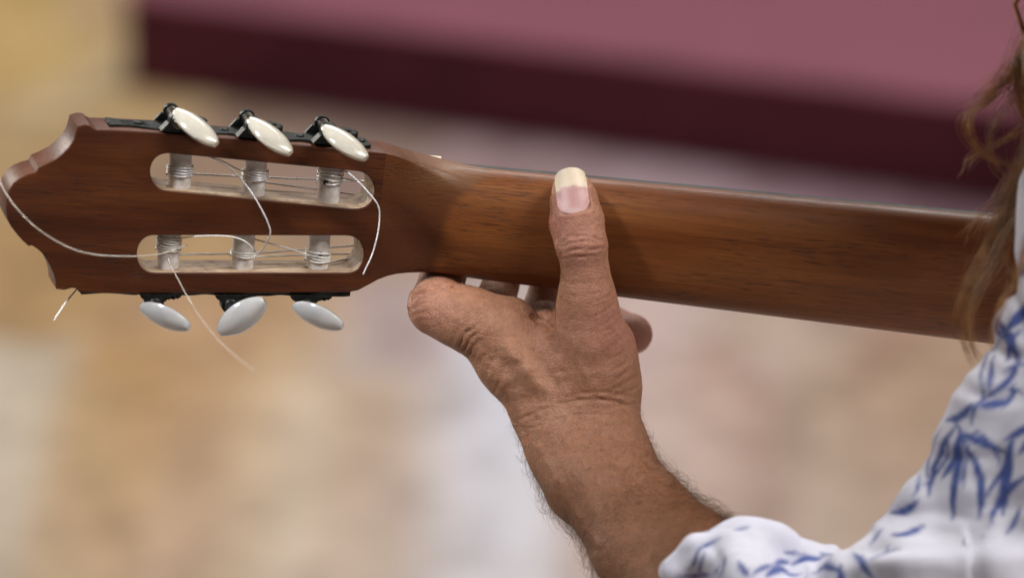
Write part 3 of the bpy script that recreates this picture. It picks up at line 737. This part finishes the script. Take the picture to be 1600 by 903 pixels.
# nail bed
NAIL_B, NAIL_T, NHW = np.array([898.0, 333.0]), np.array([889.0, 262.0]), 26.0
ax = (NAIL_T-NAIL_B); NL = np.linalg.norm(ax); ax /= NL; bx = np.array([-ax[1], ax[0]])
q = PX-NAIL_B; vv = q@ax/NL; uu = q@bx/NHW
rim = (np.clip(vv/0.05, -1, 9) > -0.4+0.9*uu**2*0.5) & (np.abs(uu) < 1.03) & (vv < 1.2) & (Nh[:, 2] > 0.15) & (Vh[:, 2] > 20)
dist_rim = np.minimum(np.clip((1.08-np.abs(uu))*NHW, 0, 9), np.clip(vv*NL+3-6*uu**2*0.5, 0, 9))
disp -= np.where(rim, np.clip(dist_rim/5, 0, 1)*np.clip(0.45+vv*3, 0.45, 1.1), 0)
ridge = np.exp(-((np.abs(uu)-1.13)/0.09)**2)*(vv > -0.02)*(vv < 0.55)+np.exp(-((vv+0.045)/0.045)**2)*(np.abs(uu) < 1.1)
disp += np.where((Nh[:, 2] > 0.1) & (Vh[:, 2] > 18), ridge*0.35, 0)
# soft lumps
def vnoise(P, s, seed):
    r = np.random.default_rng(seed); Kd = r.normal(0, 1, (24, 3)); Kd = Kd/np.linalg.norm(Kd, axis=1)[:, None]*s*r.uniform(0.6, 1.5, (24, 1)); ph = r.uniform(0, 6.28, 24)
    return np.sin(P@Kd.T+ph).mean(1)*2.2
disp += 0.22*vnoise(Vh, 0.35, 1)+0.10*vnoise(Vh, 1.1, 2)
Vd = Vh+Nh*disp[:, None]
HB = chain([(1900, -190, 130, 265), (1900, -60, 110, 215)], 40)+chain([(1905, 20, 110, 170), (1930, 260, 90, 190)], 40)+chain([(1930, 330, 70, 150), (1800, 420, 60, 180)], 40)
f_hd = field(HB); Vk, Fk = polygonize(f_hd, [rgl(1480, 0, 0)[0], rgl(0, 620, 0)[1], -60], [rgl(2320, 0, 0)[0], rgl(0, -560, 0)[1], 300], 4.0, 1)
person = empty('person', tuple(rigw(rgl(1250, 900, 90))), 'person in a white shirt with blue leaf print holding the guitar neck', 'person')
PL = np.array(person.location)
me = mesh('body', np.vstack([rigw(Vd), rigw(Vk)])-PL, np.vstack([Fh, Fk+len(Vd)]))
pad = np.zeros(len(Vk))
def blob(x, y, r): return np.exp(-(((PX[:, 0]-x)**2+(PX[:, 1]-y)**2)/r**2))
red = 0.7*blob(905, 385, 45)+0.9*blob(893, 320, 40)*0.6+0.6*blob(985, 500, 50)+0.5*blob(930, 520, 60)+0.5*blob(660, 480, 50)+0.7*blob(1000, 515, 60)*(Vh[:, 2] < -20)+0.8*blob(866, 350, 22)
tan = np.clip((PX[:, 1]-590)/190, 0, 1)
attr(me, 'red', np.r_[np.clip(red, 0, 1), pad]); attr(me, 'tan', np.r_[tan, pad])
def skin():
    m, nt, b = new_mat('tanned_skin'); L = nt.links.new
    co = coords(nt)
    n1 = noise(nt, co, 60, 5, 0.65); n2 = noise(nt, co, 420, 3, 0.6); n3 = noise(nt, co, 1400, 2)
    c = ramp(nt, n1, [(0.3, (0.355, 0.158, 0.084)), (0.55, (0.435, 0.212, 0.122)), (0.75, (0.49, 0.258, 0.165))])
    c = mix(nt, math_(nt, 'MULTIPLY', at(nt, 'tan'), 0.75), c, (0.215, 0.084, 0.036))
    c = mix(nt, math_(nt, 'MULTIPLY', at(nt, 'red'), 0.75), c, (0.53, 0.23, 0.17))
    c = mix(nt, 0.55, c, ramp(nt, n2, [(0.32, (0.72, 0.66, 0.64)), (0.7, (1.2, 1.2, 1.2))]), 'MULTIPLY')
    fr = noise(nt, co, 330, 2, 0.5)
    c = mix(nt, ramp(nt, fr, [(0.66, (0, 0, 0)), (0.74, (0.4, 0.4, 0.4))]), c, (0.20, 0.075, 0.04))
    L(c, b.inputs['Base Color'])
    b.inputs['Subsurface Weight'].default_value = 0.22; b.inputs['Subsurface Radius'].default_value = (1.0, 0.36, 0.2); b.inputs['Subsurface Scale'].default_value = 0.0022
    L(ramp(nt, n2, [(0.3, (0.42,)*3), (0.7, (0.6,)*3)]), b.inputs['Roughness']); b.inputs['Specular IOR Level'].default_value = 0.42
    vo = nd(nt, 'ShaderNodeTexVoronoi', Scale=900.0, feature='DISTANCE_TO_EDGE')
    sc = coords(nt, (1.0, 0.55, 0.8), (0.2, 0.5, 0.5)); L(sc, vo.inputs['Vector'])
    cell = ramp(nt, vo.outputs['Distance'], [(0.0, (0, 0, 0)), (0.18, (1, 1, 1))])
    wr = noise(nt, coords(nt, (0.35, 1.0, 1.3), (0.3, 0.6, 0.25)), 420, 4, 0.65, 0.5)
    h = math_(nt, 'ADD', math_(nt, 'MULTIPLY', cell, 0.35), math_(nt, 'MULTIPLY', wr, 0.8))
    h = math_(nt, 'ADD', h, math_(nt, 'MULTIPLY', n3, 0.2))
    L(bump(nt, h, 0.6, 0.0008), b.inputs['Normal'])
    return m
M_SKIN = skin()
MP = Matrix.Translation(person.location)
body = link('body', me, M_SKIN, person, MP)

# thumb nail: a thick curved plate lying in its bed
def nail():
    nu, nv = 25, 40; rows = []; col = []
    tc = []
    for j in range(nv):
        v = j/(nv-1); p = NAIL_B+ax*NL*v
        t = march(f_hand, *p) if v < 0.55 else None
        tc.append(t)
    k = max(i for i, t in enumerate(tc) if t is not None); g = (tc[k]-tc[k-8])/8*0.75
    for j in range(k+1, nv): tc[j] = tc[j-1]+g*(1-0.35*(j-k)/(nv-k))
    RAD = 10.6
    for j in range(nv):
        v = j/(nv-1); hw = NHW*(0.97-0.02*v-0.05*max(0, v-0.75)/0.25)
        for i in range(nu):
            u = -1+2*i/(nu-1)
            vend = v+(-0.10*u*u if v > 0.5 else 0.0)*(v-0.5)/0.5*(1 if abs(u) < 2 else 0)+(0.07*u*u+0.13*u**6)*(1-v)**3
            if v > 0.8: vend -= 0.05*abs(u)**5
            p = NAIL_B+ax*NL*vend+bx*hw*u
            x = hw*u*K
            rows.append(rgl(p[0], p[1], tc[j]+0.18-0.6*max(0,1-vend/0.2)**1.3-(RAD-math.sqrt(RAD**2-x*x))*0.95+0.05*math.sin(u*31)*0.25))
            bed = 0.60-0.09*u*u+0.012*math.sin(9*u)
            a = 1/(1+math.exp((vend-bed)/0.012)); lun = max(0, 1-((u/0.6)**2+((vend-0.02)/0.13)**2))
            edge = math.exp(-((vend-bed)/0.03)**2)
            pink = np.array([0.56, 0.31, 0.29])*(1-lun*0.7)+np.array([0.70, 0.52, 0.49])*lun*0.7
            iv = np.array([0.90, 0.75, 0.56])*(1-0.10*abs(math.sin(u*17+v*2)))
            col.append((pink*a+iv*(1-a))*(1-0.12*edge)+np.array([0.75, 0.6, 0.5])*0.12*edge)
    V = np.array(rows); N = len(V); Vb = V-np.array([0, 0, 0.75])
    i = np.arange(nv-1)[:, None]*nu+np.arange(nu-1)[None]
    F = np.stack([i, i+1, i+nu+1, i+nu], -1).reshape(-1, 4)
    fl = F.tolist()+(F[:, ::-1]+N).tolist()
    br = [r*nu for r in range(nv)], [r*nu+nu-1 for r in range(nv)], list(range(nu)), [(nv-1)*nu+r for r in range(nu)]
    for B in br: fl += [(p, q_, q_+N, p+N) for p, q_ in zip(B, B[1:])]
    me = mesh('thumb_nail', rigw(np.vstack([V, Vb]))-PL, fl); attr(me, 'tone', np.vstack([col, col]))
    import bmesh
    bm = bmesh.new(); bm.from_mesh(me); bmesh.ops.recalc_face_normals(bm, faces=bm.faces); bm.to_mesh(me); bm.free()
    m, nt, b = new_mat('nail_plate')
    n = noise(nt, coords(nt, (1, 0.08, 0.08)), 2600, 2)
    nt.links.new(mix(nt, 0.25, at(nt, 'tone', 'Color'), ramp(nt, n, [(0.3, (0.8, 0.78, 0.74)), (0.7, (1.1, 1.1, 1.1))]), 'MULTIPLY'), b.inputs['Base Color'])
    b.inputs['Roughness'].default_value = 0.42; b.inputs['Subsurface Weight'].default_value = 0.2; b.inputs['Subsurface Scale'].default_value = 0.001
    nt.links.new(bump(nt, n, 0.15, 0.0003), b.inputs['Normal'])
    o = link('thumb_nail', me, m, body, MP); me.set_sharp_from_angle(angle=math.radians(50))
nail()

# hair on the forearm
def arm_hair():
    sel = np.nonzero((PX[:, 1] > 540) & (PX[:, 1] < 930) & (Nh[:, 2] > -0.35) & (PX[:, 0] < 1180))[0]
    dens = np.clip((PX[sel, 1]-590)/200, 0.12, 1)*np.clip(1.25-np.abs(Nh[sel, 2]), 0.35, 1)
    pick = RNG.choice(sel, 4200, replace=False, p=dens/dens.sum())
    paths = []
    for i in pick:
        n = Nh[i]; p = Vd[i]; rimv = np.clip(1.15-abs(n[2])*1.6, 0, 1)      # hair seen along the outline stands off and curls
        arm = unit([0.52+RNG.normal(0, 0.35), -0.75+RNG.normal(0, 0.35), 0.2+RNG.normal(0, 0.25)])
        tg = arm-n*(arm@n); tg /= np.linalg.norm(tg)+1e-9
        tg = unit(tg+0.5*np.cross(n, tg)*RNG.normal(0.3, 0.9))
        L = RNG.uniform(5, 11+6*rimv)*np.clip((PX[i, 1]-560)/200, 0.3, 1); lift = RNG.uniform(0.05, 0.35)+rimv*RNG.uniform(0, 0.8); curl = RNG.normal(0, 0.7+0.6*rimv)
        side = np.cross(n, tg); P = [p-n*0.2]; m_ = 9
        for k in range(1, m_+1):
            q = k/m_; d = tg*math.cos(curl*q*2.2)+side*math.sin(curl*q*2.2)+n*(lift*(1.4-1.7*q)+0.05)
            P.append(P[-1]+unit(d)*L/m_)
        rad = np.linspace(0.054, 0.018, m_+1)*RNG.uniform(0.65, 1.1)*np.clip((PX[i, 1]-520)/160, 0.5, 1)
        paths.append((rigw(np.array(P))-PL, rad/1000, 3))
    m, nt, b = new_mat('arm_hair'); b.inputs['Roughness'].default_value = 0.35
    g = nt.nodes.new('ShaderNodeObjectInfo'); nt.links.new(ramp(nt, noise(nt, coords(nt), 60, 2), [(0.35, (0.06, 0.032, 0.018)), (0.62, (0.24, 0.125, 0.055)), (0.75, (0.45, 0.26, 0.11))]), b.inputs['Base Color'])
    o = link('arm_hair', tubes_mesh('arm_hair', paths), m, body, MP); o['kind'] = 'stuff'
arm_hair()

# ------------------------------------------------------------------ shirt
SH = []
SH += chain([(1154, 976, 92, 138), (1330, 1040, 110, 150)], 16)
SH += chain([(1330, 1040, 110, 150), (1560, 1050, 120, 190)], 20)
SH += chain([(1620, 930, 120, 150), (1700, 740, 120, 165), (1790, 520, 120, 165), (1890, 300, 100, 165)], 25)
SH += chain([(1480, 900, 120, 105), (1545, 790, 124, 95), (1600, 680, 124, 95)], 12)
SH += chain([(1560, 640, 128, 50), (1610, 560, 128, 55)], 9)
SH += chain([(1583, 508, 130, 33), (1625, 480, 130, 50)], 5)
SH += chain([(1650, 390, 126, 66), (1660, 300, 120, 70)], 8)
SH += chain([(1620, 1020, 60, 320), (1900, 720, 40, 330)], 30)
SH += chain([(1395, 930, 122, 62), (1436, 842, 126, 60), (1456, 794, 128, 60)], 6)
SH += chain([(1508, 745, 128, 60), (1526, 694, 130, 59), (1556, 642, 130, 58), (1606, 577, 128, 56)], 8)
SH += chain([(1345, 885, 140, 30), (1430, 900, 158, 30), (1540, 880, 166, 30)], 26)
SH += chain([(1050, 892, 120, 20), (1090, 858, 122, 18), (1150, 842, 118, 17), (1215, 851, 112, 17), (1290, 874, 112, 18)], 7)
SH += chain([(1180, 850, 118, 16), (1160, 900, 136, 18), (1200, 960, 150, 18)], 22)
f_sh0 = field(SH)
def f_sh(P):
    P = np.asarray(P, float)
    return f_sh0(P)-1.3*vnoise(P, 0.05, 5)-0.7*vnoise(P*np.array([1.4, 1, 1]), 0.11, 6)
Vs, Fs = polygonize(f_sh, [rgl(1000, 0, 0)[0], rgl(0, 1290, 0)[1], -40], [rgl(2150, 0, 0)[0], rgl(0, 150, 0)[1], 240], 1.6, 1)
Ns = grad(f_sh, Vs, 0.8); Ns /= np.linalg.norm(Ns, axis=1)[:, None]+1e-9
PXs = to_px(Vs); dsp = np.zeros(len(Vs))
for L_, dp, wd in [([(1330, 862), (1400, 850), (1480, 842), (1600, 838)], 2.6, 14), ([(1392, 812), (1450, 800), (1530, 812)], 1.6, 10), ([(1458, 705), (1500, 716), (1560, 712)], 1.4, 9), ([(1506, 606), (1545, 622), (1600, 618)], 1.6, 9), ([(1552, 540), (1575, 556), (1605, 560)], 1.8, 8),
                   ([(1575, 440), (1590, 470), (1600, 520)], 1.6, 8), ([(1100, 838), (1120, 870), (1110, 905)], 1.2, 10), ([(1200, 836), (1230, 870), (1240, 905)], 1.5, 12), ([(1290, 855), (1275, 880), (1280, 905)], 1.3, 9), ([(1160, 828), (1175, 850), (1170, 870)], 0.8, 7),
                   ([(1480, 760), (1540, 770), (1610, 750)], -1.2, 14), ([(1350, 880), (1420, 878), (1500, 880)], -1.4, 14), ([(1060, 880), (1085, 858), (1130, 845)], 0.9, 6)]:
    q = smooth_path(np.array(L_, float), 8); d = poly_d(PXs, q); m_ = d < wd*5
    e = np.minimum(np.linalg.norm(PXs[m_]-q[0], axis=1), np.linalg.norm(PXs[m_]-q[-1], axis=1))
    dsp[m_] -= dp*np.clip(0.3+e/40, 0, 1)*(np.exp(-(d[m_]/wd)**2)-0.4*np.exp(-((d[m_]-2.2*wd)/(1.2*wd))**2))
Vs2 = Vs+Ns*dsp[:, None]
z8 = lambda a: (1200+a[0]/1.87, 420+a[1]/1.87)
z7 = lambda a: (760+a[0]/2.796, 580+a[1]/2.796)
ST = [(z8(a), z8(b), w_/1.87) for a, b, w_ in [((545, 465), (478, 640), 17), ((560, 480), (515, 595), 19), ((565, 500), (540, 705), 17), ((575, 520), (610, 705), 16), ((558, 478), (675, 527), 17), ((522, 440), (590, 398), 18), ((530, 500), (462, 615), 9), ((540, 440), (570, 540), 8),
 ((714, 495), (690, 690), 24), ((760, 605), (662, 735), 16), ((620, 402), (695, 384), 20), ((645, 365), (600, 445), 9), ((652, 358), (660, 268), 11), ((640, 370), (725, 268), 13), ((668, 150), (722, 262), 20), ((652, 130), (690, 200), 12), ((760, 95), (708, 165), 22), ((738, 178), (700, 262), 12), ((690, 305), (752, 285), 9), ((690, 350), (740, 362), 7),
 ((360, 712), (430, 680), 15), ((362, 775), (445, 755), 15), ((296, 795), (332, 768), 9), ((248, 825), (302, 895), 16), ((213, 868), (232, 925), 14), ((335, 888), (440, 852), 15), ((342, 795), (306, 852), 9), ((628, 775), (606, 858), 15), ((648, 785), (674, 855), 18), ((560, 825), (585, 885), 12), ((750, 875), (680, 900), 15), ((598, 865), (648, 900), 13), ((720, 790), (748, 840), 14),
 ((15, 865), (62, 852), 11), ((76, 858), (152, 842), 18), ((110, 838), (60, 828), 7), ((-5, 898), (55, 878), 16), ((155, 828), (190, 838), 8), ((150, 872), (205, 884), 12), ((440, 600), (425, 660), 8), ((700, 20), (760, 0), 16), ((740, 30), (700, 70), 10)]]
ST += [(z8(a), z8(b), w_/1.87) for a, b, w_ in [((505, 470), (470, 600), 9), ((590, 500), (575, 620), 8), ((600, 470), (668, 560), 9), ((700, 560), (640, 660), 10), ((690, 200), (630, 330), 8), ((630, 320), (618, 400), 7), ((720, 330), (690, 400), 9), ((380, 800), (300, 850), 8), ((450, 830), (360, 900), 9), ((500, 800), (480, 870), 9), ((520, 870), (560, 900), 9), ((690, 820), (720, 890), 11), ((735, 700), (700, 760), 10), ((270, 780), (230, 800), 8), ((130, 890), (180, 860), 9), ((40, 880), (90, 890), 9)]]
ST += [(z7(a), z7(b), w_/2.796) for a, b, w_ in [((888, 858), (925, 775), 11), ((915, 790), (1005, 738), 10), ((928, 885), (952, 805), 9), ((985, 885), (1012, 845), 10), ((1042, 805), (1018, 895), 11), ((1105, 835), (1145, 890), 18), ((1085, 692), (1140, 682), 7), ((825, 898), (1010, 888), 11), ((935, 690), (975, 697), 7), ((1170, 880), (1240, 850), 14)]]
rs = np.random.default_rng(3)
for _ in range(150):                                  # sprigs over the rest of the cloth
    x, y = rs.uniform(1380, 2100), rs.uniform(230, 1250)
    if x < 1615 and y < 915: continue
    a0 = rs.uniform(0, 6.28)
    for q in range(3):
        a = a0+q*0.5; L = rs.uniform(40, 75); ST.append(((x, y), (x+L*math.cos(a), y+L*math.sin(a)), rs.uniform(6, 11)))
for _ in range(0):                                   # smaller sprigs between the fronds
    x, y = [(rs.uniform(1060, 1300), rs.uniform(850, 900)), (rs.uniform(1330, 1600), rs.uniform(850, 900)), (rs.uniform(1500, 1600), rs.uniform(560, 860)), (rs.uniform(1575, 1600), rs.uniform(350, 480))][_ % 4]
    a0 = rs.uniform(0, 6.28); Ls = rs.uniform(26, 44)
    ST.append(((x, y), (x+Ls*math.cos(a0), y+Ls*math.sin(a0)), 4))
    for q in range(4):
        a = a0+(0.55 if q % 2 else -0.55); t_ = 0.2+0.2*q; L = Ls*0.6
        bx_, by_ = x+Ls*t_*math.cos(a0), y+Ls*t_*math.sin(a0); ST.append(((bx_, by_), (bx_+L*math.cos(a), by_+L*math.sin(a)), rs.uniform(4, 6)))
ink = np.zeros(len(Vs2)); PXs = to_px(Vs2)
for (p, q_, wd) in ST:
    p, q_ = np.array(p, float), np.array(q_, float); q_ = q_+(q_-p)*0.14; nrm = np.array([-(q_-p)[1], (q_-p)[0]])*rs.uniform(-0.14, 0.14); pts = []
    for t in np.linspace(0, 1, 6):
        s = p+(q_-p)*t+nrm*4*t*(1-t); d = march(f_sh, s[0], s[1], 235, -60)
        if d is not None: pts.append((rgl(s[0], s[1], d), t))
    for (a, ta), (b_, tb) in zip(pts, pts[1:]):
        lo = np.minimum(a, b_)-8; hi = np.maximum(a, b_)+8; idx = np.nonzero(((Vs > lo) & (Vs < hi)).all(1))[0]
        if not len(idx): continue
        r = 0.78*wd*K*(np.array([math.sin(math.pi*min(max(x*0.86+0.09, 0), 1))**0.8 for x in (ta, tb)]))
        d = seg_d(Vs[idx], a, b_, r[0], r[1]); ink[idx] = np.maximum(ink[idx], np.clip(0.5-d/1.4, 0, 1))
me = mesh('shirt', rigw(Vs2)-PL, Fs); attr(me, 'ink', ink)
m, nt, b = new_mat('leaf_print_cotton'); L = nt.links.new
n = noise(nt, coords(nt), 120, 4)
inkc = mix(nt, n, (0.04, 0.07, 0.29), (0.10, 0.15, 0.42))
L(mix(nt, at(nt, 'ink'), mix(nt, noise(nt, coords(nt), 30, 3), (0.71, 0.71, 0.86), (0.80, 0.79, 0.86)), inkc), b.inputs['Base Color'])  # white cloth; cool sky light is mixed into the base colour as lavender
b.inputs['Roughness'].default_value = 0.8; b.inputs['Sheen Weight'].default_value = 0.15
L(bump(nt, noise(nt, coords(nt), 1800, 2), 0.3, 0.0004), b.inputs['Normal'])
link('shirt', me, m, person, MP)

# ------------------------------------------------------------------ long hair hanging at the shoulder
def locks():
    G = [([(1720, -90, 105), (1640, 20, 108), (1592, 95, 110), (1552, 140, 112), (1518, 168, 112)], 22, 11, 0.6),
         ([(1715, -60, 100), (1640, 60, 105), (1590, 110, 108), (1540, 160, 112), (1512, 180, 114), (1514, 215, 114), (1545, 245, 112), (1585, 262, 110), (1640, 300, 105)], 7, 6, 0.45),
         ([(1730, -80, 100), (1650, 110, 105), (1612, 240, 108), (1572, 330, 112), (1545, 390, 114), (1520, 440, 116), (1507, 490, 116), (1506, 525, 116)], 28, 8, 0.55),
         ([(1730, -60, 100), (1660, 140, 105), (1620, 270, 110), (1580, 345, 113), (1550, 410, 115), (1525, 450, 116), (1508, 500, 116), (1516, 545, 116), (1530, 575, 116)], 14, 7, 0.5),
         ([(1740, -60, 98), (1650, 120, 105), (1610, 220, 110), (1575, 330, 112), (1562, 370, 113), (1572, 410, 113), (1596, 440, 112)], 10, 4, 0.4),
         ([(1740, -40, 98), (1665, 150, 104), (1625, 300, 110), (1600, 400, 150), (1580, 450, 152), (1562, 482, 152), (1550, 530, 148), (1558, 560, 146)], 8, 3.5, 0.5),
         ([(1760, -90, 95), (1680, 0, 100), (1625, 60, 106), (1598, 100, 108), (1594, 140, 109), (1604, 180, 109), (1650, 230, 106)], 26, 8, 0.5),
         ([(1640, 120, 104), (1590, 200, 108), (1545, 230, 110), (1510, 250, 112), (1496, 285, 113)], 3, 6, 0.3),
         ([(1640, 200, 104), (1575, 300, 110), (1530, 345, 112), (1508, 385, 113)], 5, 8, 0.3),
         ([(1640, 60, 104), (1560, 180, 108), (1545, 225, 110), (1555, 262, 110), (1590, 290, 108)], 4, 5, 0.3),
         ([(1800, -140, 90), (1735, 40, 84), (1700, 220, 74), (1690, 420, 70), (1700, 560, 66)], 420, 30, 0.5)]  # dense curtain out of view, added to shade the neck's right end
    paths = []
    for pts, n, sp, cur in G:
        P0 = smooth_path(np.array(pts, float), 9); m_ = len(P0); t = np.linspace(0, 1, m_)
        for _ in range(int(n*4.0)):
            o = RNG.normal(0, 1.25, 2)*sp; ph = RNG.uniform(0, 6.28); fr = RNG.uniform(0.8, 2.6); am = RNG.uniform(1, 7)
            spread = 0.6+0.5*np.abs(np.sin(t*math.pi*1.2+ph*0.3))
            Q = P0.copy(); Q[:, 0] += o[0]*spread+am*np.sin(fr*t*6.28+ph); Q[:, 1] += 0.5*o[1]*spread+am*0.5*np.cos(fr*t*6.28+ph); Q[:, 2] += RNG.normal(0, 4)+2*np.sin(t*5+ph)
            e = int(m_*RNG.uniform(0.8, 1.0))
            paths.append((np.array([wpt(*q) for q in Q[:e]])-PL, np.linspace(0.12, 0.06, e)/1000*RNG.uniform(0.7, 1.3), 4))
    m, nt, b = new_mat('golden_brown_hair'); b.inputs['Roughness'].default_value = 0.3; b.inputs['Specular IOR Level'].default_value = 0.6
    nt.links.new(ramp(nt, noise(nt, coords(nt), 130, 3), [(0.3, (0.15, 0.058, 0.016)), (0.55, (0.42, 0.20, 0.065)), (0.75, (0.68, 0.39, 0.15))]), b.inputs['Base Color'])
    crown = []
    hc = rgl(1900, -170, 125)
    for _ in range(1500):                             # hair lying over the back of the head
        a = RNG.uniform(0, 6.28); ph0 = RNG.uniform(0.05, 0.5); P = []
        for q in np.linspace(ph0, 2.0+RNG.uniform(-0.2, 0.3), 12):
            r = 75+RNG.normal(0, 0.5); P.append(hc+r*np.array([math.sin(q)*math.cos(a+0.12*q), math.cos(q)*1.15, math.sin(q)*math.sin(a+0.12*q)]))
        for q in range(5): P.append(P[-1]+np.array([RNG.normal(0, 3), -14, RNG.normal(0, 3)]))
        crown.append((rigw(np.array(P))-PL, 0.0011, 4))
    o = link('hair', tubes_mesh('hair', paths+crown), m, person, MP); o['kind'] = 'stuff'
locks()
